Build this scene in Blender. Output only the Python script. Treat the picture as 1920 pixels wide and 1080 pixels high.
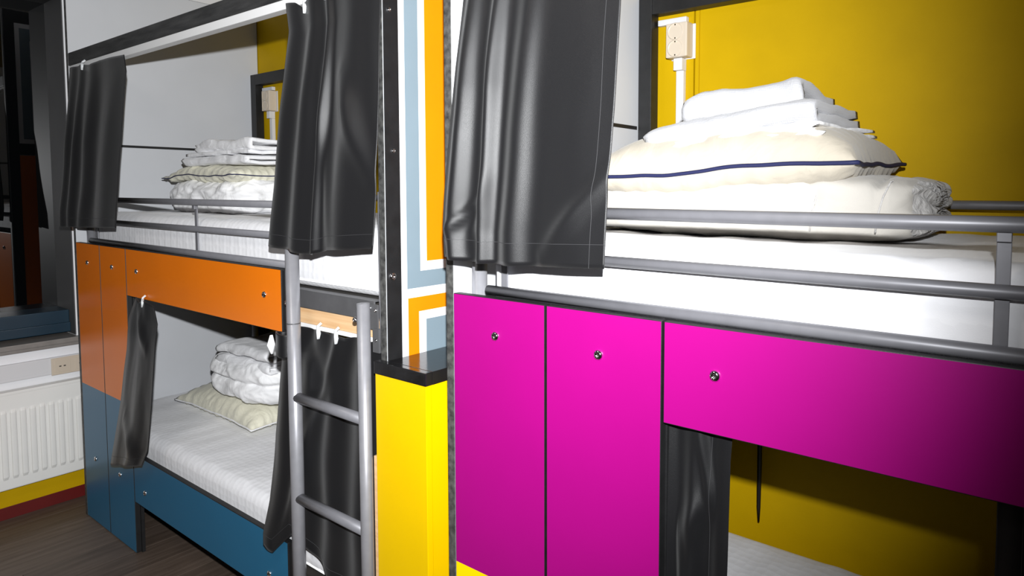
import bpy, bmesh, math, random
from mathutils import Vector, Matrix, noise
random.seed(7)
for o in list(bpy.data.objects): bpy.data.objects.remove(o)
sc = bpy.context.scene
C = sc.collection
def srgb(r, g, b):
    f = lambda c: (c/255/12.92) if c/255 <= .04045 else ((c/255+.055)/1.055)**2.4
    return (f(r), f(g), f(b), 1)

# ---------------------------------------------------------------- camera, light, exposure
CAM = Vector((3.2942, -.981, 1.3883)); YAW, PITCH, ROLL = .6386, -.0608, .0016
FPX, CXP, CYP = 1246.39, 1072.92, 431.29
fwd = Vector((-math.sin(YAW)*math.cos(PITCH), math.cos(YAW)*math.cos(PITCH), math.sin(PITCH)))
rgt = Vector((math.cos(YAW), math.sin(YAW), 0)); upv = rgt.cross(fwd)
r2 = rgt*math.cos(ROLL)+upv*math.sin(ROLL); u2 = -rgt*math.sin(ROLL)+upv*math.cos(ROLL)
cd = bpy.data.cameras.new('camera'); co = bpy.data.objects.new('camera', cd); C.objects.link(co)
co.matrix_world = Matrix(((r2.x, u2.x, -fwd.x, CAM.x), (r2.y, u2.y, -fwd.y, CAM.y), (r2.z, u2.z, -fwd.z, CAM.z), (0, 0, 0, 1)))
cd.sensor_width = 36; cd.lens = FPX/1920*36; cd.clip_start = .02
cd.shift_x = (960-CXP)/1920; cd.shift_y = (CYP-540)/1920
sc.camera = co
w = bpy.data.worlds.new('world'); sc.world = w; w.use_nodes = True
w.node_tree.nodes['Background'].inputs[0].default_value = (.5, .55, .65, 1)
w.node_tree.nodes['Background'].inputs[1].default_value = .03
# the flash on top of the camera
fl = bpy.data.lights.new('camera_flash', 'SPOT'); fl.energy = 352; fl.color = (.97, .985, 1)
fl.spot_size = math.radians(127); fl.spot_blend = 1.0; fl.shadow_soft_size = .014
fo = bpy.data.objects.new('camera_flash', fl); C.objects.link(fo)
fo.location = (3.335, -1.0, 1.54)
AIM = YAW+math.radians(26); ELEV = math.radians(0)
fo.rotation_euler = Vector((-math.sin(AIM)*math.cos(ELEV), math.cos(AIM)*math.cos(ELEV), math.sin(ELEV))).to_track_quat('-Z', 'Y').to_euler()
# ceiling lamp light of the room, weak beside the flash
al = bpy.data.lights.new('room_lamp', 'AREA'); al.energy = 9; al.size = .5; al.color = (1, .93, .85)
ao = bpy.data.objects.new('room_lamp', al); C.objects.link(ao); ao.location = (2.0, -1.3, 2.62)
vs = sc.view_settings; vs.view_transform = 'Standard'; vs.look = 'None'; vs.exposure = 0.0; vs.gamma = 1; vs.use_curve_mapping = False

# ---------------------------------------------------------------- materials
def mat(name, col, rough=.5, metal=0, var=0, vscale=8, bump=0, bscale=200, coat=0, sheen=0, spec=.5, stretch=None, col2=None, bdist=.002):
    m = bpy.data.materials.new(name); m.use_nodes = True
    nt = m.node_tree; b = nt.nodes['Principled BSDF']; L = nt.links
    c = col if len(col) == 4 else srgb(*col)
    b.inputs['Base Color'].default_value = c; b.inputs['Roughness'].default_value = rough
    b.inputs['Metallic'].default_value = metal; b.inputs['Coat Weight'].default_value = coat
    b.inputs['Sheen Weight'].default_value = sheen; b.inputs['Specular IOR Level'].default_value = spec
    tc = nt.nodes.new('ShaderNodeNewGeometry'); src = tc.outputs['Position']
    mp = nt.nodes.new('ShaderNodeMapping'); L.new(src, mp.inputs[0])
    if stretch: mp.inputs['Scale'].default_value = stretch
    if var or col2:
        n = nt.nodes.new('ShaderNodeTexNoise'); n.inputs['Scale'].default_value = vscale; n.inputs['Detail'].default_value = 6
        L.new(mp.outputs[0], n.inputs['Vector'])
        r = nt.nodes.new('ShaderNodeValToRGB'); r.color_ramp.elements[0].position = .3; r.color_ramp.elements[1].position = .7
        lo = tuple(max(0, x*(1-var)) for x in c[:3])+(1,); hi = tuple(min(1, x*(1+var)) for x in c[:3])+(1,)
        if col2: hi = col2 if len(col2) == 4 else srgb(*col2)
        r.color_ramp.elements[0].color = lo; r.color_ramp.elements[1].color = hi
        L.new(n.outputs['Fac'], r.inputs[0]); L.new(r.outputs[0], b.inputs['Base Color'])
    if bump:
        n2 = nt.nodes.new('ShaderNodeTexNoise'); n2.inputs['Scale'].default_value = bscale; n2.inputs['Detail'].default_value = 3
        L.new(mp.outputs[0], n2.inputs['Vector'])
        bp = nt.nodes.new('ShaderNodeBump'); bp.inputs['Strength'].default_value = bump; bp.inputs['Distance'].default_value = bdist
        L.new(n2.outputs['Fac'], bp.inputs['Height']); L.new(bp.outputs[0], b.inputs['Normal'])
    return m
def two_tone(name, top, low, zc, rough):
    """board painted in two colours, meeting at a masked line at height zc"""
    m = mat(name, top, rough, bump=.05, bscale=90, spec=.3)
    nt = m.node_tree; b = nt.nodes['Principled BSDF']
    g = nt.nodes.new('ShaderNodeNewGeometry'); s = nt.nodes.new('ShaderNodeSeparateXYZ'); nt.links.new(g.outputs['Position'], s.inputs[0])
    mt = nt.nodes.new('ShaderNodeMath'); mt.operation = 'GREATER_THAN'; mt.inputs[1].default_value = zc; nt.links.new(s.outputs['Z'], mt.inputs[0])
    n = nt.nodes.new('ShaderNodeTexNoise'); n.inputs['Scale'].default_value = 5; n.inputs['Detail'].default_value = 5
    nt.links.new(g.outputs['Position'], n.inputs['Vector'])
    def tone(c):
        r = nt.nodes.new('ShaderNodeValToRGB'); c = srgb(*c)
        r.color_ramp.elements[0].color = tuple(x*.93 for x in c[:3])+(1,); r.color_ramp.elements[1].color = tuple(min(1, x*1.07) for x in c[:3])+(1,)
        nt.links.new(n.outputs['Fac'], r.inputs[0]); return r
    mx = nt.nodes.new('ShaderNodeMix'); mx.data_type = 'RGBA'
    nt.links.new(mt.outputs[0], mx.inputs[0]); nt.links.new(tone(low).outputs[0], mx.inputs[6]); nt.links.new(tone(top).outputs[0], mx.inputs[7])
    nt.links.new(mx.outputs[2], b.inputs['Base Color'])
    return m
def fabric(name, col, rough=.9, weave=900, strength=.25, sheen=.2, crease=0, cs=14):
    m = mat(name, col, rough, sheen=sheen, spec=.2)
    nt = m.node_tree; b = nt.nodes['Principled BSDF']; L = nt.links
    g = nt.nodes.new('ShaderNodeNewGeometry')
    v = nt.nodes.new('ShaderNodeTexNoise'); v.inputs['Scale'].default_value = weave; L.new(g.outputs['Position'], v.inputs['Vector'])
    bp = nt.nodes.new('ShaderNodeBump'); bp.inputs['Strength'].default_value = strength; bp.inputs['Distance'].default_value = .001
    L.new(v.outputs['Fac'], bp.inputs['Height'])
    if crease:
        n = nt.nodes.new('ShaderNodeTexNoise'); n.inputs['Scale'].default_value = cs; n.inputs['Detail'].default_value = 5; n.inputs['Distortion'].default_value = .8
        L.new(g.outputs['Position'], n.inputs['Vector'])
        b2 = nt.nodes.new('ShaderNodeBump'); b2.inputs['Strength'].default_value = crease; b2.inputs['Distance'].default_value = .012
        L.new(n.outputs['Fac'], b2.inputs['Height']); L.new(bp.outputs[0], b2.inputs['Normal']); L.new(b2.outputs[0], b.inputs['Normal'])
    else: L.new(bp.outputs[0], b.inputs['Normal'])
    return m
def waffle(name, col, scale, strength, dist, rot=0):
    """knit with a regular raised pattern (mattress ticking, waffle towel)"""
    m = mat(name, col, .85, sheen=.2, spec=.25)
    nt = m.node_tree; b = nt.nodes['Principled BSDF']; L = nt.links
    g = nt.nodes.new('ShaderNodeNewGeometry'); mp = nt.nodes.new('ShaderNodeMapping'); mp.inputs['Rotation'].default_value = (rot, rot, rot)
    L.new(g.outputs['Position'], mp.inputs[0])
    v = nt.nodes.new('ShaderNodeTexVoronoi'); v.inputs['Scale'].default_value = scale; L.new(mp.outputs[0], v.inputs['Vector'])
    v.inputs['Randomness'].default_value = .35
    n = nt.nodes.new('ShaderNodeTexNoise'); n.inputs['Scale'].default_value = 700; L.new(g.outputs['Position'], n.inputs['Vector'])
    b1 = nt.nodes.new('ShaderNodeBump'); b1.inputs['Strength'].default_value = strength; b1.inputs['Distance'].default_value = dist
    b2 = nt.nodes.new('ShaderNodeBump'); b2.inputs['Strength'].default_value = .2; b2.inputs['Distance'].default_value = .001
    L.new(v.outputs['Distance'], b1.inputs['Height']); L.new(n.outputs['Fac'], b2.inputs['Height'])
    L.new(b1.outputs[0], b2.inputs['Normal']); L.new(b2.outputs[0], b.inputs['Normal'])
    return m
ZC = .5763
M = dict(
 yellow=mat('yellow_paint', (193, 156, 0), .6, spec=.12, var=.04, bump=.12, bscale=160),
 box_yellow=mat('yellow_laminate', (226, 184, 0), .3, spec=.3, var=.02, bump=.04, bscale=90),
 orange=two_tone('orange_blue_board', (238, 122, 0), (38, 104, 140), ZC, .33),
 magenta=two_tone('magenta_yellow_board', (148, 6, 110), (255, 214, 0), ZC, .36),
 black=mat('black_paint', (22, 22, 23), .5, var=.3, vscale=30, bump=.15, bscale=300),
 edge=mat('worn_black_edge', (48, 48, 48), .6, var=.5, vscale=60, bump=.4, bscale=250, col2=(86, 86, 84)),
 stain=mat('black_stained_wood', (30, 30, 31), .6, col2=(62, 62, 62), vscale=4, stretch=(2, 14, 14), bump=.4, bscale=30),
 shelf=mat('black_shelf_lacquer', (24, 24, 26), .16, var=.4, vscale=12, bump=.12, bscale=60),
 endwhite=mat('greywhite_board', (200, 202, 206), .5, var=.02, vscale=6, bump=.06, bscale=120),
 white=mat('white_paint', (236, 236, 238), .5, var=.02),
 stripe_grey=mat('bluegrey_paint', (122, 139, 149), .45, var=.03),
 stripe_orange=mat('amber_paint', (226, 132, 0), .42, var=.03),
 rail=mat('grey_metal_lacquer', (122, 122, 127), .42, metal=.25, var=.05, vscale=40),
 steel=mat('dark_grey_steel', (92, 92, 94), .45, metal=.3, var=.1, vscale=30),
 tube=mat('silver_tube', (150, 150, 155), .36, metal=.4, var=.06, vscale=40),
 chrome=mat('chrome', (225, 225, 228), .12, metal=1),
 hole=mat('screw_recess', (20, 20, 20), .5, metal=.6),
 pine=mat('pine_wood', (214, 170, 122), .6, col2=(232, 196, 152), vscale=5, stretch=(1.2, 10, 22), bump=.15, bscale=60),
 slab=mat('bunk_base', (42, 38, 34), .8, var=.2),
 track=mat('white_plastic_track', (240, 240, 240), .35),
 hook=mat('translucent_hook', (225, 228, 230), .25, spec=.7),
 curtain=None,
 thread=mat('thread', (52, 52, 54), .8),
 sheet=fabric('white_cotton', (236, 236, 238), crease=.55, cs=16),
 towel=waffle('white_towel', (182, 182, 185), 260, .35, .002),
 duvet=fabric('cream_duvet', (188, 184, 177), crease=.5, cs=9),
 duvet_white=fabric('white_duvet', (243, 243, 244), crease=.7, cs=14),
 pillow=fabric('cream_pillow', (184, 176, 161), crease=.45, cs=13),
 pillow_ivory=fabric('ivory_pillow', (222, 219, 200), crease=.6, cs=18),
 grey_cloth=fabric('grey_gathers', (192, 190, 188), crease=.9, cs=40),  # grey cloth of the duvet's gathered end and its seams
 piping=mat('navy_piping', (24, 29, 72), .7),
 matt=waffle('mattress_ticking', (240, 240, 243), 42, .35, .004),
 cream=mat('cream_plastic', (205, 192, 174), .4),
 plastic=mat('white_plastic', (214, 214, 216), .4),
 radi=mat('radiator_enamel', (236, 235, 231), .38, var=.02),
 whitewall=mat('white_wall', (232, 233, 236), .6, var=.02, bump=.1, bscale=120),
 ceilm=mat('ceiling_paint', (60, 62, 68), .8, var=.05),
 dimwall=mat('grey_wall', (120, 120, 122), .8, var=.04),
 red=mat('dark_red_baseboard', (96, 14, 12), .45, var=.1),
 blue=mat('dark_blue_frame', (18, 46, 62), .38, var=.08),
 sill=mat('stone_sill', (128, 124, 120), .4, var=.1, vscale=30),
 reveal=mat('dark_grey_reveal', (74, 74, 75), .6, var=.08, vscale=5),
 glass=mat('night_glass', (4, 5, 6), .02),
 night=mat('night_dark', (5, 5, 7), .9),
 cable=mat('black_cable', (14, 14, 14), .5),
 socketm=mat('socket_shadow', (70, 66, 60), .5),
)
M['glass'].node_tree.nodes['Principled BSDF'].inputs['IOR'].default_value = 2.3   # double glazing
cm = fabric('black_satin', (15, 15, 17), .43, weave=1400, strength=.25, sheen=.09)
cm.node_tree.nodes['Principled BSDF'].inputs['Specular IOR Level'].default_value = .36
M['curtain'] = cm

# ---------------------------------------------------------------- helpers
def org(p):
    v = Vector((0, 0, 0))
    while p: v += p.location; p = p.parent
    return v
def mesh(name, V, F, mats, mi=None, o=Vector((0, 0, 0)), smooth=False):
    me = bpy.data.meshes.new(name); me.from_pydata([tuple(Vector(v)-o) for v in V], [], F)
    for m in (mats if isinstance(mats, (list, tuple)) else [mats]): me.materials.append(M[m])
    if mi: me.polygons.foreach_set('material_index', mi)
    if smooth: me.polygons.foreach_set('use_smooth', [True]*len(F))
    bm = bmesh.new(); bm.from_mesh(me); bmesh.ops.recalc_face_normals(bm, faces=bm.faces); bm.to_mesh(me); bm.free()
    me.update(); return me
def obj(name, geo, mats, parent=None, smooth=False, at=None):
    """link one mesh object; geometry is given in world coordinates"""
    V, F = geo[0], geo[1]; mi = geo[2] if len(geo) > 2 else None
    if parent is None:
        xs = [v[0] for v in V]; ys = [v[1] for v in V]; zs = [v[2] for v in V]
        o = Vector(at) if at else Vector(((min(xs)+max(xs))/2, (min(ys)+max(ys))/2, min(zs)))
    else: o = org(parent)
    ob = bpy.data.objects.new(name, mesh(name, V, F, mats, mi, o, smooth)); C.objects.link(ob)
    if parent is None: ob.location = o
    else: ob.parent = parent
    return ob
def inst(name, me, loc, parent, rot=(0, 0, 0)):
    ob = bpy.data.objects.new(name, me); C.objects.link(ob); ob.parent = parent
    ob.location = Vector(loc)-org(parent); ob.rotation_euler = rot; return ob
def tag(o, label, cat, group=None):
    o['label'] = label; o['category'] = cat
    if group: o['group'] = group
    return o
def thing(name, label, cat, loc, group=None):
    o = bpy.data.objects.new(name, None); C.objects.link(o); o.location = loc; o.empty_display_size = .1
    return tag(o, label, cat, group)
def struct(o): o['kind'] = 'structure'; return o
def box(x0, x1, y0, y1, z0, z1, bev=0):
    V = [(x, y, z) for z in (z0, z1) for y in (y0, y1) for x in (x0, x1)]
    F = [(0, 2, 3, 1), (4, 5, 7, 6), (0, 1, 5, 4), (2, 6, 7, 3), (0, 4, 6, 2), (1, 3, 7, 5)]
    if not bev: return V, F
    bm = bmesh.new(); vv = [bm.verts.new(v) for v in V]; [bm.faces.new([vv[i] for i in f]) for f in F]
    bmesh.ops.bevel(bm, geom=list(bm.edges), offset=bev, segments=2, affect='EDGES', profile=.6)
    bm.verts.index_update(); r = [tuple(v.co) for v in bm.verts], [tuple(v.index for v in f.verts) for f in bm.faces]; bm.free(); return r
def fronted(x0, x1, y0, y1, z0, z1, bev=.0015):
    """board whose front face (-Y) takes material 0 and whose edges take material 1"""
    V, F = box(x0, x1, y0, y1, z0, z1, bev); mi = []
    for f in F:
        a = [Vector(V[i]) for i in f]; n = (a[1]-a[0]).cross(a[2]-a[0])
        cy = sum(p.y for p in a)/len(a)
        mi.append(0 if cy < y0+1e-5 else 1)
    return V, F, mi
def join(*gs):
    V, F = [], []
    for g in gs:
        b = len(V); V += list(g[0]); F += [tuple(i+b for i in f) for f in g[1]]
    return V, F
def tube(pts, r, n=12, flat=None, cap=True):
    pts = [Vector(p) for p in pts]; V, F = [], []
    t0 = (pts[1]-pts[0]).normalized(); a = Vector((0, 0, 1)) if abs(t0.z) < .9 else Vector((1, 0, 0))
    u = t0.cross(a).normalized(); rs = r if isinstance(r, (list, tuple)) else [r]*len(pts)
    for i, p in enumerate(pts):
        t = (pts[min(i+1, len(pts)-1)]-pts[max(i-1, 0)]).normalized()
        u = (u-t*u.dot(t)).normalized(); v = t.cross(u)
        for k in range(n):
            an = 2*math.pi*k/n; V.append(tuple(p+(u*math.cos(an)+v*math.sin(an)*(flat or 1))*rs[i]))
    for i in range(len(pts)-1):
        for k in range(n): F.append((i*n+k, i*n+(k+1) % n, (i+1)*n+(k+1) % n, (i+1)*n+k))
    if cap: F.append(tuple(range(n))[::-1]); F.append(tuple((len(pts)-1)*n+k for k in range(n)))
    return V, F
def lathe(prof, n=16):
    """profile (r, d) turned about the -Y axis; d grows towards the viewer side (-Y)"""
    V, F = [], []
    for r, d in prof:
        for k in range(n): a = 2*math.pi*k/n; V.append((r*math.cos(a), -d, r*math.sin(a)))
    for i in range(len(prof)-1):
        for k in range(n): F.append((i*n+k, i*n+(k+1) % n, (i+1)*n+(k+1) % n, (i+1)*n+k))
    F.append(tuple((len(prof)-1)*n+k for k in range(n)))
    return V, F
NZ = lambda x, y, z: noise.noise(Vector((x, y, z)))
SCREW = mesh('screw', *lathe([(.0095, 0), (.0095, .0012), (.0082, .0038), (.0055, .0052), (.0036, .0054), (.003, .0025)], 14), 'chrome', smooth=True)
def screw(x, z, parent, y=0): return inst('screw', SCREW, (x, y, z), parent)

# ---------------------------------------------------------------- the room
D = .80; XW = -.2333; XR = 4.75; YF = -2.7; ZT = 2.75
fl_ = obj('floor', box(XW-.3, XR, YF, D+.1, -.06, -.006), 'slab'); struct(fl_); fl_['label'] = 'dark wood-look plank floor'
pm = {}
def plank_mat(i):
    g = random.uniform(.85, 1.15)
    return mat('plank_%d' % i, (84*g, 70*g, 60*g), .5, col2=(112*g, 97*g, 86*g), vscale=3, stretch=(16, 1.4, 8), bump=.1, bscale=40)
PM = [plank_mat(i) for i in range(4)]
pw, k = .152, 0
x = XW-.05
while x < XR:
    y = YF-random.uniform(0, .9)
    while y < D:
        y1 = min(y+1.22, D); y0 = max(y, YF)
        if y1 > y0+.02:
            V, F = box(x+.0008, min(x+pw, XR)-.0008, y0+.0008, y1-.0008, -.006, 0, .0006)
            ob = obj('plank', (V, F), 'slab', fl_); ob.data.materials[0] = PM[random.randrange(4)]
        y += 1.22
    x += pw
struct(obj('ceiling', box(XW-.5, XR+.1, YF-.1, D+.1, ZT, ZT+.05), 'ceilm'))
# back wall with a flush painted door behind the near bunk
wb = obj('wall_back', join(box(XW-.5, 2.41, D, D+.06, 0, ZT), box(2.414, XR+.1, D+.004, D+.06, 0, ZT)), 'yellow'); struct(wb)
dr = obj('door_1', box(2.4285, 3.25, D+.0005, D+.02, .01, 2.15, .002), 'yellow'); struct(dr)
fr_ = obj('door_frame', box(2.4145, 2.4265, D+.0005, D+.02, .01, 2.15, .001), 'yellow', dr)
obj('hinge', join(box(2.4155, 2.4275, D-.0015, D+.002, 1.597, 1.664, .0008), tube([(2.427, D-.002, 1.597), (2.427, D-.002, 1.664)], .0025, 8)), 'yellow', dr)
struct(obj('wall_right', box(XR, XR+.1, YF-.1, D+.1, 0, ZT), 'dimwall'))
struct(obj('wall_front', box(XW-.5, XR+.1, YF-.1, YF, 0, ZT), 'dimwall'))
# window wall: niche from Y -1.7 to .045, z .70 to 2.2
WY0, WY1, WZ0, WZ1, XG = -1.75, .052, .705, 2.235, -.45
wl = obj('wall_left', join(box(XW-.4, XW, YF, D, .124, WZ0-.01), box(XW-.4, XW, YF, WY0, WZ0-.01, ZT), box(XW-.4, XW, WY1+.004, D, WZ0-.01, ZT), box(XW-.4, XW, WY0, WY1+.004, WZ1, ZT)), 'whitewall'); struct(wl)
obj('painted_band', box(XW-.4, XW, YF, D, .052, .124), 'yellow', wl)
struct(obj('baseboard_left', box(XW-.4, XW+.003, YF, D, 0, .052, .001), 'red'))
wn = obj('window_1', box(XG-.012, XG, WY0, WY1, .845, WZ1), 'glass'); struct(wn); wn['label'] = 'dark night window reflecting the bunk bed'
obj('window_reveal', box(XG-.01, XW+.001, WY1, WY1+.004, .74, WZ1), 'reveal', wn)
obj('window_frame', join(box(XG-.005, -.30, WY0, WY1, .748, .845, .003), box(-.30, -.285, WY0, WY1, .748, .79, .003)), 'blue', wn)
obj('window_head', box(XG-.005, XW+.002, WY0, WY1, WZ1-.012, WZ1, .001), 'night', wn)
obj('window_mullion', box(XG-.005, XG+.03, -.95, -.89, .845, WZ1-.012, .003), 'blue', wn)
obj('window_backing', box(XG-.03, XG-.0125, WY0, WY1, .74, WZ1), 'night', wn)
obj('window_sill', join(box(XG, -.205, YF, .3, .712, .735, .004), box(-.28, -.212, YF, .3, .698, .7115, .003)), 'sill', wn)

# wall trunking and double outlet under the sill
tr = thing('cable_trunk', 'white cable trunking with cream double outlet above the radiator', 'cable trunk', (XW, -.6, .585))
obj('channel', box(XW, XW+.018, YF+.02, .3, .582, .655, .003), 'plastic', tr)
obj('channel_lip', box(XW+.018, XW+.0195, YF+.02, .3, .597, .6, .0005), 'plastic', tr)
pl = obj('outlet_plate', box(XW+.018, XW+.024, -.046, .11, .578, .652, .002), 'cream', tr)
for yy in (-.005, .068):
    obj('outlet_insert', box(XW+.024, XW+.026, yy-.028, yy+.028, .588, .642, .001), 'cream', pl)
    for dz in (-.008, .008): obj('outlet_slot', box(XW+.026, XW+.0265, yy-.006+dz, yy+.002+dz, .612, .617), 'socketm', pl)
# radiator
ra = thing('radiator', 'white ribbed panel radiator under the window', 'radiator', (XW, -.6, .13))
xr_ = -.182
obj('panel', box(XW+.008, xr_, -1.25, .32, .140, .545, .006), 'radi', ra)
obj('top_grille', box(XW+.006, xr_+.002, -1.26, .33, .535, .549, .003), 'radi', ra)
RIB = None
rg = ([], [])
def ribgeo():
    V, F = [], []; n = 6
    prof = [(.0, -.0115), (.005, -.009), (.0065, -.004), (.0065, .004), (.005, .009), (.0, .0115)]
    zs = [(.182, 0), (.196, 1), (.462, 1), (.476, 0)]
    for z, s in zs:
        for dx, dy in prof: V.append((dx*s, dy*(1 if s else .8), z))
    for i in range(len(zs)-1):
        for k in range(n-1): F.append((i*n+k, i*n+k+1, (i+1)*n+k+1, (i+1)*n+k))
    return V, F
RIB = mesh('rib', *ribgeo(), 'radi', smooth=False)
for i in range(48): inst('rib', RIB, (xr_-.0003, -1.23+i*.0325, 0), ra)

# ---------------------------------------------------------------- bunk beds
ZTOP, ZBOT, ZP, ZPB, PITCHX = 1.1675, .993, .3923, .2066, 2.25
YR = .032
def bed(x0, board, name_label, far):
    X = lambda v: v+x0
    b = thing('bunk_bed', name_label, 'bunk bed', (X(1), .4, 0), 'bunk beds along the yellow wall')
    # front boards
    for i, (a, c) in enumerate(((.0, .2505), (.2545, .5045))):
        fb = obj('front_board', fronted(X(a), X(c), 0, .018, .004, ZTOP), [board, 'black'], b)
        screw(X((a+c)/2-.004), 1.09, fb); screw(X((a+c)/2-.004), .277, fb)
    fp = obj('front_panel', fronted(X(.5085), X(1.569), 0, .018, ZBOT, ZTOP), [board, 'black'], b)
    for sx in (.602, 1.48): screw(X(sx), 1.09, fp)
    lp = obj('lower_panel', fronted(X(.5085), X(1.569), 0, .018, ZPB, ZP), [board, 'black'], b)
    for sx in (.605, 1.467): screw(X(sx), .267, lp)
    obj('joint_backing', box(X(.235), X(.507), .0185, .03, .0, ZTOP-.004), 'black', b)
    # end boards
    for s in (0, 1):
        a, c = ((-.0225, -.0015) if s == 0 else (2.001, 2.022))
        V, F = box(X(a), X(c), 0, D-.002, 0, 2.262, .0015); mi = []
        for f in F:
            cx = sum(V[i][0] for i in f)/len(f); cy = sum(V[i][1] for i in f)/len(f)
            mi.append(0 if (abs(cx-X(a)) < 1e-4 or abs(cx-X(c)) < 1e-4) else 1)
        eb = obj('end_board', (V, F, mi), ['endwhite', 'edge'], b)
        xi = X(c) if s == 0 else X(a); sg = 1 if s == 0 else -1
        obj('joint_strip', box(min(xi, xi+sg*.0025), max(xi, xi+sg*.0025), .02, .75, 1.5675, 1.578), 'black', eb)
        if far:                        # painted nested stripes on the outer face
            xo = X(a) if s == 0 else X(c); so = -1 if s == 0 else 1
            def stripe(m, y0, y1, z0, z1, t=.0012, nm='painted_stripe'):
                return obj(nm, box(min(xo, xo+so*t), max(xo, xo+so*t), y0, y1, z0, z1), m, eb)
            es = stripe('black', .003, .044, 0, 2.26, .003, 'edge_strip')
            if s == 1:
                stripe('white', .044, .78, 0, 2.26, .0008)
                stripe('stripe_grey', .063, .104, 1.147, 2.2); stripe('stripe_grey', .104, .70, 1.147, 1.188); 
                stripe('stripe_grey', .70, .741, 1.147, 2.2)
                stripe('stripe_orange', .125, .68, 1.211, 2.16)
                stripe('stripe_orange', .065, .098, .3, 1.124); stripe('stripe_orange', .098, .74, 1.088, 1.124)
                stripe('stripe_grey', .121, .68, .3, 1.066)
                for zz, yy in ((1.801, .018), (1.478, .025)):
                    inst('bolt', SCREW, (xo+.003, yy, zz), es, (0, 0, math.pi/2)).scale = (.6, .8, .6)
                inst('bolt', SCREW, (xo+.003, .018, 1.183), es, (0, 0, math.pi/2))
            else:
                stripe('black', .044, .78, 1.555, 2.26, .0006)
                for m, y0, z0, z1, t in (('white', .046, 1.612, 2.20, .001), ('stripe_grey', .064, 1.634, 2.178, .0014), ('white', .104, 1.676, 2.12, .0018), ('stripe_orange', .124, 1.70, 2.095, .0022)):
                    stripe(m, y0, .78-y0, z0, z1, t)
                stripe('stripe_orange', .003, .5, .02, 1.553, .0012).data.materials[0] = M['orange']
    # metal guard rails and frame
    gr = obj('guard_rail', tube([(X(.072), YR, 1.3445), (X(1.585), YR, 1.3445)], .0107), 'rail', b, True)
    obj('guard_rail', tube([(X(.072), YR, 1.2575), (X(1.585), YR, 1.2575)], .0097), 'rail', b, True)
    obj('frame_rail', tube([(X(.072), YR, 1.1765), (X(1.585), YR, 1.1765)], .0107), 'rail', b, True)
    for sx in (.108, .982):
        obj('guard_bar', join(box(X(sx-.0085), X(sx+.0085), YR+.010, YR+.014, 1.17, 1.3215, .001), box(X(sx-.0085), X(sx+.0085), YR+.002, YR+.014, 1.3215, 1.3345, .001)), 'rail', b)
    obj('rear_rail', tube([(X(.06), .735, 1.355), (X(1.96), .735, 1.355)], .0105), 'rail', b, True)
    for sx, r in ((.033, .0165), (1.963, .0165)):
        obj('corner_post', tube([(X(sx), .046, 0), (X(sx), .046, 1.382)], r, 20), 'tube', b, True)
        obj('corner_post', tube([(X(sx), .728, 0), (X(sx), .728, 1.382)], r, 20), 'tube', b, True)
    obj('side_rail', box(X(1.575), X(1.945), .024, .029, 1.066, 1.114, .0015), 'steel', b)
    obj('side_rail_lip', box(X(1.575), X(1.945), .024, .05, 1.112, 1.115, .001), 'steel', b)
    obj('bracket', join(box(X(1.9), X(1.965), .02, .0235, 1.045, 1.108, .001), box(X(1.945), X(1.97), .018, .024, .99, 1.05, .001)), 'steel', b)
    for q in ((1.935, 1.098), (1.957, 1.094), (1.905, 1.098), (1.957, 1.02)):
        inst('bolt', SCREW, (X(q[0]), .02, q[1]), b).scale = (.5, .7, .5)
    obj('support_batten', box(X(1.575), X(1.985), .032, .052, 1.022, 1.066, .002), 'pine', b)
    obj('lower_curtain_track', box(X(.51), X(1.985), .03, .046, 1.010, 1.0215, .001), 'track', b)
    obj('opening_stile', box(X(1.571), X(1.582), .004, .03, 1.0, 1.165, .001), 'black', b); obj('opening_stile', box(X(1.571), X(1.582), .004, .03, .0, .395, .001), 'black', b)
    obj('upper_base', box(X(.05), X(1.985), .055, .745, 1.086, 1.111), 'slab', b)
    obj('lower_base', box(X(.05), X(1.985), .03, .745, .27, .306), 'slab', b)
    obj('side_batten', box(X(1.972), X(1.986), -.004, .01, 0, .745, .001), 'pine', b)
    # top beam with curtain track, frame against the back wall
    obj('top_beam', box(X(.001), X(2.0), .0, .045, 1.889, 1.941, .003), 'stain', b)
    obj('curtain_track', box(X(.001), X(2.0), .002, .03, 1.863, 1.8885, .002), 'track', b)
    for a in (.0, 1.956): obj('back_post', box(X(a), X(a+.044), .757, D-.001, 0, 1.955, .002), 'black', b)
    obj('back_beam', box(X(.0445), X(1.9555), .757, D-.001, 1.903, 1.955, .002), 'black', b)
    return b
bed_far = bed(0, 'orange', 'orange and blue bunk bed with a ladder, beside the window', True)
bed_near = bed(PITCHX, 'magenta', 'magenta bunk bed nearest the camera, without a visible ladder', False)

# ladder of the far bunk
la = thing('ladder', 'grey tube ladder on the orange bunk bed', 'ladder', (1.83, -.03, 0))
YL = -.022
for x, zt in ((1.664, 1.232), (1.966, 1.118)):
    st = obj('stile', tube([(x, YL, 0), (x, YL, zt)], .0175 if x < 1.8 else .0155, 18), 'tube', la, True)
    if x < 1.8: obj('joint_ring', tube([(x, YL, 1.033), (x, YL, 1.036)], .0179, 18), 'steel', st, True)
for z in (.285, .561, .836): obj('rung', tube([(1.668, YL, z), (1.964, YL, z)], .0135, 14), 'rail', la, True)
for z in (1.088,):
    inst('bolt', SCREW, (1.648, YL-.008, z), la).scale = (.7, 1, .7)
    inst('bolt', SCREW, (1.945, YL-.008, z-.01), la).scale = (.7, 1, .7)

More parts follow.
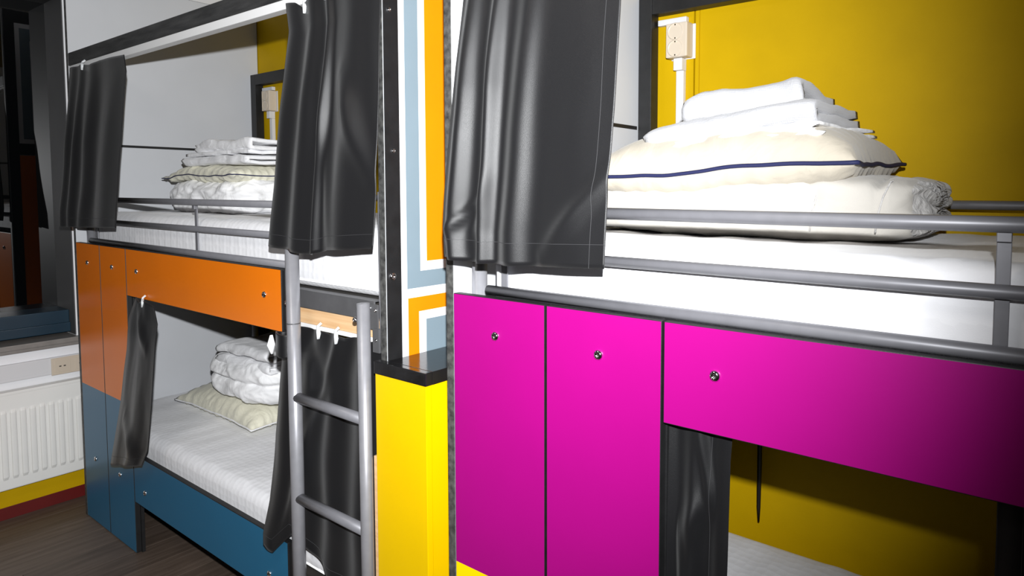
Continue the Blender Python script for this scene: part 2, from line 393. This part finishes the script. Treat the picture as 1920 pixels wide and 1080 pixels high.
# yellow locker box between the beds
lk = thing('ledge_box', 'yellow box with a black shelf top between the two bunk beds', 'box', (2.1, .3, 0))
obj('front_panel', box(2.0005, 2.178, -.017, -.001, 0, .955, .001), 'box_yellow', lk)
obj('body', box(2.028, 2.178, -.0008, .70, 0, .955), 'box_yellow', lk)
obj('shelf_top', join(box(2.0, 2.182, -.021, -.0012, .9555, .985, .002), box(2.0262, 2.182, -.0012, .72, .9555, .985, .001)), 'shelf', lk)

# ---------------------------------------------------------------- mattresses
def mattress(x0, x1, y0, y1, z0, z1, label):
    m = thing('mattress', label, 'mattress', ((x0+x1)/2, (y0+y1)/2, z0), 'mattresses on the bunks')
    # rounded slab with vertical quilting scallops on the long side
    nx, V, F = 150, [], []
    r = .04; prof = []
    for i in range(7): a = math.pi/2*i/6; prof.append((y0+r-r*math.sin(a), z0+r-r*math.cos(a)))
    for i in range(1, 6): prof.append((y0, z0+r+(z1-z0-2*r)*i/6))
    for i in range(7): a = math.pi/2*i/6; prof.append((y0+r-r*math.cos(a), z1-r+r*math.sin(a)))
    for i in range(1, 16): prof.append((y0+r+(y1-y0-2*r)*i/16, z1))
    for i in range(7): a = math.pi/2*i/6; prof.append((y1-r+r*math.sin(a), z1-r+r*math.cos(a)))
    prof.append((y1, z0+r)); prof.append((y1-r, z0))
    n = len(prof)
    for i in range(nx+1):
        x = x0+(x1-x0)*i/nx
        e = min(1, min(x-x0, x1-x)/.03); sh = 1-(1-e)**2*.12
        for y, z in prof:
            q = abs(math.sin(math.pi*(x-x0)/.052))**.5
            yy, zz = y, z
            if y < y0+.05: yy -= .0014*(q-.7)*min(1, max(0, (z-z0)/.03))
            if z > z1-.012 and y0+.02 < y < y1-.02:
                zz += .0022*math.sin(x*46+3*math.sin(y*17))*math.cos(y*38+2*math.sin(x*9))+.004*NZ(x*5, y*5, 2)
            cz = (z0+z1)/2; V.append((x, y0+.3+(yy-y0-.3)*(sh*.25+.75), cz+(zz-cz)*sh))
    for i in range(nx):
        for k in range(n): F.append((i*n+k, i*n+(k+1) % n, (i+1)*n+(k+1) % n, (i+1)*n+k))
    F.append(tuple(range(n))); F.append(tuple(nx*n+k for k in range(n))[::-1])
    obj('mattress_cover', (V, F), 'matt', m, True)
    for zz in (z0+.022,):
        obj('edge_tape', tube([(x0+.03, y0+.004, zz), (x1-.03, y0+.004, zz)], .0035, 8), 'sheet', m, True)
    return m
mattress(.06, 1.975, .058, .735, 1.112, 1.292, 'white mattress on the upper bunk above the orange panel')
mattress(.06, 1.975, .034, .735, .307, .456, 'white mattress on the lower bunk above the blue panel')
mattress(2.31, 4.225, .058, .735, 1.112, 1.292, 'white mattress on the upper bunk above the magenta panel')
mattress(2.31, 4.225, .034, .735, .307, .446, 'white mattress on the lower bunk under the magenta panel')

# ---------------------------------------------------------------- bedding
def place(V, c, yaw=0, tx=0, ty=0):
    Mx = Matrix.Translation(Vector(c)) @ Matrix.Rotation(yaw, 4, 'Z') @ Matrix.Rotation(ty, 4, 'Y') @ Matrix.Rotation(tx, 4, 'X')
    return [tuple(Mx @ Vector(v)) for v in V]
def soft_box(lx, ly, h, n=36, k=5, wr=.008, fr=9, seed=0, fn=None):
    """puffed slab, base at z=0: rounded box plus creases"""
    V, F, idx = [], [], {}
    def vid(p):
        key = tuple(round(c*n) for c in p)
        if key not in idx: idx[key] = len(V); V.append(p)
        return idx[key]
    for ax in range(3):
        for s in (-1, 1):
            for i in range(n):
                for j in range(n):
                    q = []
                    for a, c in ((i, j), (i+1, j), (i+1, j+1), (i, j+1)):
                        p = [0, 0, 0]; p[ax] = s; p[(ax+1) % 3] = -1+2*a/n; p[(ax+2) % 3] = -1+2*c/n; q.append(vid(tuple(p)))
                    F.append(tuple(q))
    out = []
    for p in V:
        d = (abs(p[0])**k+abs(p[1])**k+abs(p[2])**k)**(1/k)
        q = Vector(p)/d
        w = Vector((q.x*lx/2, q.y*ly/2, q.z*h/2))
        nn = Vector((q.x**3/lx, q.y**3/ly, q.z**3/h)).normalized()
        s = 0
        for o_, am in ((1, 1), (2.1, .55), (4.3, .25)):
            s += am*(.35-abs(noise.noise(Vector((w.x*fr*o_+seed, w.y*fr*o_, w.z*fr*o_*1.6+seed*.37)))))
        w += nn*wr*s*1.6
        if fn: w = fn(w, q, nn)
        w.z = max(w.z+h/2, 0)
        out.append(tuple(w))
    return out, F
def folded(lx, ly, layers, s, seed=0, wr=.004, t=.72, jit=.02, nx=26, front=-1, lump=0):
    """cloth folded back and forth: rounded folds face the front, the layers show at the ends"""
    path = []; half = ly/2
    for i in range(layers):
        z = s*(i+.5); d = 1 if i % 2 == 0 else -1
        for j in range(13): path.append((d*(-half+s/2+(ly-s)*j/12), z))
        if i < layers-1:
            for a in range(1, 5):
                an = math.pi*a/5; path.append((d*(half-s/2)+d*math.sin(an)*s/2, s*(i+.5)+s/2-math.cos(an)*s/2))
    n = len(path); V, F = [], []
    nor = []
    for i in range(n):
        a, b = path[max(0, i-1)], path[min(n-1, i+1)]; d = Vector((b[0]-a[0], b[1]-a[1])).normalized(); nor.append((-d.y, d.x))
    for ix in range(nx+1):
        u = -1+2*ix/nx
        for i in range(n):
            y, z = path[i]; lay = z/s
            ex = lx/2*(1+jit*NZ(lay*1.7, seed, y*4)); x = u*ex
            th = t*s/2*(1-.35*max(0, abs(u)-.9)/.1)
            dy = .012*NZ(x*5, lay*2.3, seed)+.006*NZ(x*17, lay, seed+5)
            dz = wr*(NZ(x*13+seed, y*13, lay*.6)+.6*NZ(x*31, y*29, lay+seed))+lump*(NZ(x*7+seed, y*8, 3)*.7+.3)*(z/(s*layers))**2
            sagx = -.006*(abs(u)**4)*(z/(s*layers))
            for sg in (1, -1):
                V.append((x, front*(y+dy+nor[i][0]*th*sg), max(0, z+dz+sagx+nor[i][1]*th*sg)))
    R_ = 2*n
    for ix in range(nx):
        for i in range(n-1):
            for sg in (0, 1): F.append((ix*R_+2*i+sg, ix*R_+2*i+2+sg, (ix+1)*R_+2*i+2+sg, (ix+1)*R_+2*i+sg))
        for i in (0, n-1): F.append((ix*R_+2*i, ix*R_+2*i+1, (ix+1)*R_+2*i+1, (ix+1)*R_+2*i))
    for ix in (0, nx):
        for i in range(n-1): F.append((ix*R_+2*i, ix*R_+2*i+1, ix*R_+2*i+3, ix*R_+2*i+2))
    return V, F
def pillow(lx, ly, h, seed=0, wr=.006, n=44, wave=.012, flat=.35, sag=None, pe=3.2):
    """filled pillow; returns body and the seam line"""
    V, F = [], []; seam = []
    def edge(u, v):
        x = u*lx/2*(1-.05*(1-abs(v)**2)*abs(u)**3); y = v*ly/2*(1-.07*(1-abs(u)**2)*abs(v)**3); return x, y
    def zc(x, y):
        z = wave*(NZ(x*5+seed, y*5, 1)+.5*NZ(x*13, y*13, seed))
        return z+(sag(x, y) if sag else 0)
    g = {}
    for side in (1, -1):
        for i in range(n+1):
            for j in range(n+1):
                u, v = -1+2*i/n, -1+2*j/n
                if side == -1 and (i in (0, n) or j in (0, n)): g[side, i, j] = g[1, i, j]; continue
                x, y = edge(u, v)
                p = max(0, (1-abs(u)**pe)*(1-abs(v)**pe))**.5
                p = p*(.82+.18*(1-u*u)*(1-v*v))
                puck = 1-max(abs(u), abs(v))
                wri = wr*math.sin((u if abs(v) > abs(u) else v)*38+4*NZ(x*9, y*9, seed))*math.exp(-puck*7)*(puck > 1e-6)
                wri += wr*1.2*(.3-abs(NZ(x*9+seed, y*11, side)))*p
                hh = h*(1-flat) if side == 1 else h*flat
                z = side*(hh*p+wri)+zc(x, y)
                g[side, i, j] = len(V); V.append((x, y, z+h*flat))
    for side in (1, -1):
        for i in range(n):
            for j in range(n):
                q = [g[side, i, j], g[side, i+1, j], g[side, i+1, j+1], g[side, i, j+1]]
                F.append(tuple(q if side == 1 else q[::-1]))
    ring = [(i, 0) for i in range(n)]+[(n, j) for j in range(n)]+[(i, n) for i in range(n, 0, -1)]+[(0, j) for j in range(n, 0, -1)]
    seam = [V[g[1, i, j]] for i, j in ring]; seam.append(seam[0])
    return V, F, seam
def put_pillow(name, label, c, lx, ly, h, material, pipe, yaw=0, tx=0, ty=0, pr=.0035, **kw):
    V, F, S = pillow(lx, ly, h, **kw)
    t = thing(name, label, 'pillow', c, 'pillows on the bunks')
    obj('pillow_case', (place(V, c, yaw, tx, ty), F), material, t, True)
    obj('piping', tube(place(S, c, yaw, tx, ty), pr, 7), pipe, t, True)
    return t
ZU, ZL = 1.292, .456
# --- near upper bunk
def duv_near(wv, q, nn):
    for xs in (.175, .29):
        wv.z -= .010*math.exp(-((wv.x-xs)/.008)**2)*max(0, nn.z); wv.y += .008*math.exp(-((wv.x-xs)/.008)**2)*max(0, -nn.y)
    if q.x > .9: wv.x += .012*math.sin(math.atan2(wv.z, wv.y)*26+5*NZ(wv.y*20, wv.z*20, 1))*(q.x-.9)*6
    wv.z += .012*max(0, -q.x)*(q.z > 0)*0
    return wv
V, F = soft_box(.72, .44, .125, k=6, wr=.006, fr=6, seed=3, fn=duv_near, n=56)
c = (2.733, .505, ZU-.001)
mi = []
PV = place(V, c)
for f in F:
    fx = sum(V[i][0] for i in f)/4; fz = sum(V[i][2] for i in f)/4
    mi.append(1 if fx > .342 else 0)
dn = thing('folded_duvet', 'cream folded duvet with gathered end at the bottom of the magenta bunk pile', 'duvet', c, 'folded duvets')
obj('duvet_cover', (PV, F, mi), ['duvet', 'grey_cloth'], dn, True)
for xs in (.175, .29):
    obj('seam', tube(place([(xs, -.215, .02), (xs+.004, -.2225, .05), (xs+.012, -.2185, .085), (xs+.02, -.2, .112), (xs+.02, -.1, .121)], c), .0016, 6), 'grey_cloth', dn, True)
put_pillow('pillow', 'cream pillow with thick navy piping on the magenta bunk', (2.705, .465, ZU+.078), .595, .43, .158, 'pillow', 'piping', seed=2, wave=.010, flat=.36, wr=.004, pr=.0042, ty=-.045, pe=5)
V, F = folded(.40, .30, 4, .0085, seed=4, wr=.004, t=.9, jit=.22)
tag(obj('folded_sheet', (place(V, (2.735, .44, ZU+.176), -.04, 0, -.10), F), 'sheet', None, True), 'white thinly folded sheet directly on the navy-piped pillow of the magenta bunk', 'folded sheet', 'folded linen')
V, F = folded(.375, .28, 2, .024, seed=9, wr=.004, t=.98, jit=.03)
tag(obj('folded_sheet', (place(V, (2.735, .44, ZU+.205), -.04, 0, -.11), F), 'towel', None, True), 'thick white ribbed sheet under the top towel on the magenta bunk', 'folded sheet', 'folded linen')
V, F = folded(.255, .23, 2, .027, seed=14, wr=.007, t=.99, jit=.04, lump=.05)
tag(obj('folded_towel', (place(V, (2.75, .45, ZU+.243), -.02, 0, -.07), F), 'towel', None, True), 'white folded towel on top of the pile on the magenta bunk', 'folded towel', 'folded linen')
# --- far upper bunk
def lumpy(wv, q, nn):
    if q.x > .75: wv.x += .02*math.sin(wv.z*55+wv.y*22+3*NZ(wv.y*9, wv.z*9, 4))*(q.x-.75)*3
    return wv
V, F = soft_box(.66, .44, .135, k=4.5, wr=.016, fr=9, seed=21, fn=lumpy, n=50)
df = obj('folded_duvet', (place(V, (.475, .495, ZU-.001)), F), 'duvet_white', None, True); tag(df, 'white crumpled duvet under the pillow on the orange upper bunk', 'duvet', 'folded duvets')
put_pillow('pillow', 'ivory pillow with thin navy piping on the orange upper bunk', (.49, .47, ZU+.108), .60, .42, .10, 'pillow_ivory', 'piping', seed=7, wave=.014, wr=.009, pr=.0022, flat=.4)
V, F = folded(.52, .36, 3, .020, seed=31, wr=.006, jit=.05)
tag(obj('folded_sheet', (place(V, (.615, .46, ZU+.188), .0), F), 'sheet', None, True), 'white folded sheet on the ivory pillow of the orange upper bunk', 'folded sheet', 'folded linen')
V, F = folded(.44, .36, 2, .024, seed=37, wr=.008, jit=.05, lump=.02)
tag(obj('folded_sheet', (place(V, (.66, .47, ZU+.238), .0), F), 'sheet', None, True), 'topmost white folded sheet of the pile on the orange upper bunk', 'folded sheet', 'folded linen')
# --- far lower bunk
put_pillow('pillow', 'ivory pillow with white piping flat on the blue-fronted lower bunk', (.56, .475, ZL-.002), .64, .43, .125, 'pillow_ivory', 'sheet', seed=12, wave=.006, wr=.007, flat=.25, pr=.003)
def fold2(wv, q, nn):
    wv.y += .022*math.exp(-((wv.z)/.012)**2)*max(0, -nn.y); wv.x -= .02*math.exp(-((wv.z)/.012)**2)*max(0, nn.x)
    return lumpy(wv, q, nn)
V, F = soft_box(.47, .42, .165, k=4.5, wr=.013, fr=8, seed=44, fn=fold2, n=48)
tag(obj('folded_duvet', (place(V, (.725, .475, ZL+.108), .0), F), 'duvet_white', None, True), 'white folded duvet on the pillow of the lower bunk behind the blue panel', 'duvet', 'folded duvets')
V, F = folded(.36, .34, 4, .021, seed=52, wr=.008, jit=.05, lump=.025)
tag(obj('folded_sheet', (place(V, (.755, .46, ZL+.238), .05), F), 'sheet', None, True), 'white folded sheet on the duvet of the lower bunk behind the blue panel', 'folded sheet', 'folded linen')

# ---------------------------------------------------------------- curtains
def lerp_pts(P, t):
    if t <= P[0][0]: return P[0][1]
    for (a, b), (c_, d) in zip(P, P[1:]):
        if t <= c_: return b+(d-b)*(t-a)/(c_-a)
    return P[-1][1]
def curtain(label, left, right, ztop, zbot, yb, ridges, nu=120, nv=70, creases=(), hem=.035, side_hem=None, seed=0, hooks=(), amp=1, flare=None, tieback=None, topwave=0, group='black bunk curtains'):
    """left/right: [(v, X)], v from 0 at the top to 1 at the hem; ridges: [(u, width, depth)]"""
    def pt(u, v):
        l, r = lerp_pts(left, v), lerp_pts(right, v)
        y = lerp_pts(yb, v); k = .45+.55*min(1, v*2.2) if not topwave else 1
        f = 0
        for c_, w_, a_ in ridges:
            cc = c_+.025*NZ(v*2.2, c_*9, seed); f += a_*math.exp(-((u-cc)/w_)**2)
        f += .005*NZ(u*3.5+seed, v*2.5, .5)+.001*NZ(u*9, v*6, seed)
        for u0, v0, u1, v1, a_, w_ in creases:
            dx, dv = u1-u0, v1-v0; L2 = dx*dx+dv*dv; t = max(0, min(1, ((u-u0)*dx+(v-v0)*dv)/L2))
            dist = math.hypot(u-u0-t*dx, v-v0-t*dv); f += a_*math.exp(-(dist/w_)**2)*math.sin(math.pi*(.15+.7*t))
        if flare: f += flare[1]*max(0, 1-u/flare[0])*v**2.5
        zt, zb = lerp_pts(ztop, u), lerp_pts(zbot, u)
        z = zt+(zb-zt)*v+topwave*(1-v)**6*abs(math.sin(u*math.pi*5))
        return (l+(r-l)*(u+.012*NZ(u*4, v*3, seed+9)), y-f*amp*k, z)
    V = [pt(i/nu, j/nv) for j in range(nv+1) for i in range(nu+1)]
    F = [(j*(nu+1)+i, j*(nu+1)+i+1, (j+1)*(nu+1)+i+1, (j+1)*(nu+1)+i) for j in range(nv) for i in range(nu)]
    cx = sum(v[0] for v in V)/len(V); cy = sum(v[1] for v in V)/len(V); cz = min(v[2] for v in V)
    t = thing('curtain', label, 'curtain', (cx, cy, cz), group)
    cl = obj('cloth', (V, F), 'curtain', t, True)
    so = cl.modifiers.new('thickness', 'SOLIDIFY'); so.thickness = .0022; so.offset = 0
    H = abs(lerp_pts(ztop, .5)-lerp_pts(zbot, .5)); vh = 1-hem/H
    line = [Vector(pt(i/nu, vh)) for i in range(nu+1)]
    obj('hem_stitch', tube([p+Vector((0, -.0013, 0)) for p in line], .0004, 4), 'thread', cl)
    if side_hem is not None: obj('side_stitch', tube([Vector(pt(side_hem, j/nv))+Vector((0, -.0013, 0)) for j in range(nv+1)], .0004, 4), 'thread', cl)
    for u in hooks:
        p = Vector(pt(u, .0))
        obj('hook', join(tube([p+Vector((0, .01, .018)), p+Vector((-.004, .002, .01)), p+Vector((.003, -.003, -.004)), p+Vector((.006, -.004, -.022))], .004, 6), tube([p+Vector((.009, -.004, -.02)), p+Vector((.012, -.003, -.006)), p+Vector((.004, 0, .006))], .0028, 6)), 'hook', t, True)
    return t
# upper bunk of the far bed, bunched at the window end
curtain('black satin curtain bunched at the window end of the orange upper bunk',
  [(0, .06), (.2, .045), (.6, .0), (.9, -.055), (1, -.05)], [(0, .60), (.1, .625), (.4, .59), (1, .535)],
  [(0, 1.872), (.3, 1.868), (.45, 1.858), (.6, 1.866), (1, 1.862)], [(0, 1.232), (1, 1.246)], [(0, -.012), (.8, -.03), (1, -.035)],
  [(.08, .06, .016), (.26, .06, .018), (.48, .09, .024), (.80, .14, .014)], seed=1, hooks=(.3,))
# upper bunk of the far bed, at the ladder
curtain('black satin curtain hanging above the ladder on the orange upper bunk',
  [(0, 1.655), (.12, 1.675), (.4, 1.645), (.8, 1.61), (1, 1.592)], [(0, 2.038), (.5, 2.038), (.75, 2.036), (1, 2.022)],
  [(0, 1.868), (.12, 1.862), (.2, 1.845), (.3, 1.868), (1, 1.87)], [(0, 1.236), (.45, 1.224), (.6, 1.240), (1, 1.252)], [(0, -.012), (.8, -.03), (1, -.035)],
  [(.06, .09, .014), (.30, .09, .022), (.50, .035, .020), (.76, .14, .022)], seed=5, creases=[(.45, .3, .62, .95, .008, .05), (.68, .35, .95, .72, .014, .06)], hooks=(.22, .45))
# upper bunk of the near bed
curtain('wide black satin curtain at the left end of the magenta upper bunk',
  [(0, 2.318), (.38, 2.294), (.65, 2.281), (.9, 2.267), (1, 2.270)], [(0, 2.69), (.5, 2.679), (.7, 2.674), (1, 2.666)],
  [(0, 1.868), (1, 1.868)], [(0, 1.250), (.2, 1.245), (.5, 1.246), (1, 1.253)], [(0, -.015), (.6, -.035), (1, -.042)],
  [(.10, .055, .026), (.305, .048, .028), (.49, .075, .022), (.80, .14, .005)], seed=8, side_hem=.93, hem=.042,
  creases=[(.04, .93, .25, .80, .008, .02), (.66, .97, 1.0, .74, .010, .035), (.2, .95, .33, .72, .004, .03)], hooks=(.1, .3, .5, .75))
# lower bunk of the far bed, tied near the window
curtain('black curtain tied in a narrow bundle at the foot of the orange-fronted lower bunk',
  [(0, .618), (.12, .57), (.3, .565), (.6, .52), (1, .445)], [(0, .76), (.1, .80), (.3, .79), (.7, .765), (.88, .75), (1, .70)],
  [(0, 1.0), (.3, .985), (.5, .995), (1, .98)], [(0, .352), (1, .408)], [(0, -.008), (.2, -.02), (1, -.045)],
  [(.2, .2, .012), (.62, .2, .014)], seed=11, creases=[(.3, .02, .75, .25, .014, .05), (.3, .7, .8, .95, .012, .06)], hooks=(.45,))
# lower bunk of the far bed, behind the ladder
lc = curtain('long black curtain behind the ladder on the lower bunk',
  [(0, 1.60), (.15, 1.535), (.5, 1.505), (.8, 1.495), (.95, 1.478), (1, 1.487)], [(0, 1.988), (.4, 1.985), (1, 1.985)],
  [(0, 1.01), (1, 1.008)], [(0, .372), (.09, .362), (.2, .42), (.3, .40), (.55, .345), (1, .30)], [(0, .030), (.3, .024), (1, .022)],
  [(.08, .08, .022), (.30, .09, .02), (.54, .08, .022), (.80, .09, .02)], seed=15, topwave=.006,
  creases=[(.2, .0, .42, .22, -.012, .05), (.55, .05, .3, .6, .012, .04), (.3, .55, .15, 1., .014, .05)], hooks=(.3, .52, .78), amp=.8, flare=(.28, .052))
tb = []
for i in range(19):
    a = 2*math.pi*i/18; tb.append((1.592+.028*math.cos(a), -.006+.022*math.sin(a), .965+.003*math.sin(2*a)))
V, F = [], []
for p in tb:
    for dz, dr in ((-.032, .0), (-.028, .003), (.028, .003), (.032, 0)): V.append((p[0], p[1], p[2]+dz))
for i in range(18):
    for k in range(3): F.append((i*4+k, i*4+k+1, (i+1)*4+k+1, (i+1)*4+k))
o_ = obj('tie_band', (V, F), 'curtain', lc, True); s_ = o_.modifiers.new('thickness', 'SOLIDIFY'); s_.thickness = .003
obj('band_lining', tube([(1.573, -.0335, .94), (1.571, -.034, .965), (1.572, -.0335, .992)], [.003, .012, .004], 10, .3), 'sheet', lc, True)
# lower bunk of the near bed
curtain('black satin curtain at the left of the lower bunk under the magenta panel',
  [(0, 2.735), (1, 2.735)], [(0, 2.872), (.1, 2.868), (1, 2.862)], [(0, 1.012), (1, 1.012)], [(0, .33), (1, .33)], [(0, .035), (1, .04)],
  [(.12, .12, .018), (.52, .13, .022), (.92, .16, .012)], seed=19, side_hem=.74, creases=[(.35, .32, .75, .2, .014, .05), (.55, .0, .75, .2, .014, .05), (.35, .32, .45, .55, .012, .07)])
curtain('black curtain at the right of the lower bunk under the magenta panel',
  [(0, 3.236), (1, 3.235)], [(0, 3.44), (1, 3.46)], [(0, 1.012), (1, 1.012)], [(0, .33), (1, .33)], [(0, .035), (1, .04)],
  [(.1, .08, .012), (.35, .07, .022), (.6, .07, .02), (.85, .07, .02)], seed=23, side_hem=.14)

# ---------------------------------------------------------------- sockets on the back wall, cable
def wall_socket(x, label, zoff=0):
    y = D
    s = thing('wall_socket', label, 'wall socket', (x, y, 1.62), 'double sockets on the yellow wall')
    obj('back_plate', box(x-.036, x+.041, y-.004, y-.0003, 1.768, 1.868, .002), 'plastic', s)
    bx = obj('socket_box', box(x-.034, x+.034, y-.044, y-.004, 1.77, 1.868, .004), 'cream', s)
    for dz in (.024, -.024):
        me = lathe([(.024, 0), (.0245, .002), (.022, .0025), (.020, -.006), (.0, -.006)], 20)
        so = obj('socket_well', ([(v[0]+x-.003, v[1]+y-.0442, v[2]+1.819+dz) for v in me[0]], me[1]), 'cream', bx, True)
        for dx in (-.0095, .0095): obj('pin_hole', box(x-.003+dx-.0025, x-.003+dx+.0025, y-.0390, y-.0378, 1.8155+dz, 1.8225+dz), 'socketm', bx)
        for dd in (-1, 1): obj('earth_clip', box(x-.005, x-.001, y-.046, y-.039, 1.819+dz+dd*.019-.002, 1.819+dz+dd*.019+.002), 'chrome', bx)
    obj('conduit_collar', box(x-.016, x+.012, y-.03, y-.001, 1.735, 1.7695, .002), 'plastic', s)
    obj('conduit', box(x-.0135, x+.0105, y-.017, y-.0003, 1.2, 1.735, .002), 'plastic', s)
    obj('trunking', box(x-.075, x+.018, y-.018, y-.0003, 1.872, 1.889, .002), 'plastic', s)
    return s
wall_socket(2.376, 'cream double socket with conduit on the yellow wall of the magenta bunk')
wall_socket(.137, 'cream double socket with conduit on the yellow wall of the orange bunk')
tag(obj('hanging_cable', tube([(2.652, .74, 1.08), (2.651, .742, .8), (2.650, .745, .62), (2.648, .75, .52), (2.646, .757, .475)], [.0065, .0065, .0062, .005, .0025], 10), 'cable', None, True), 'black cable hanging against the yellow wall under the magenta panel', 'cable')
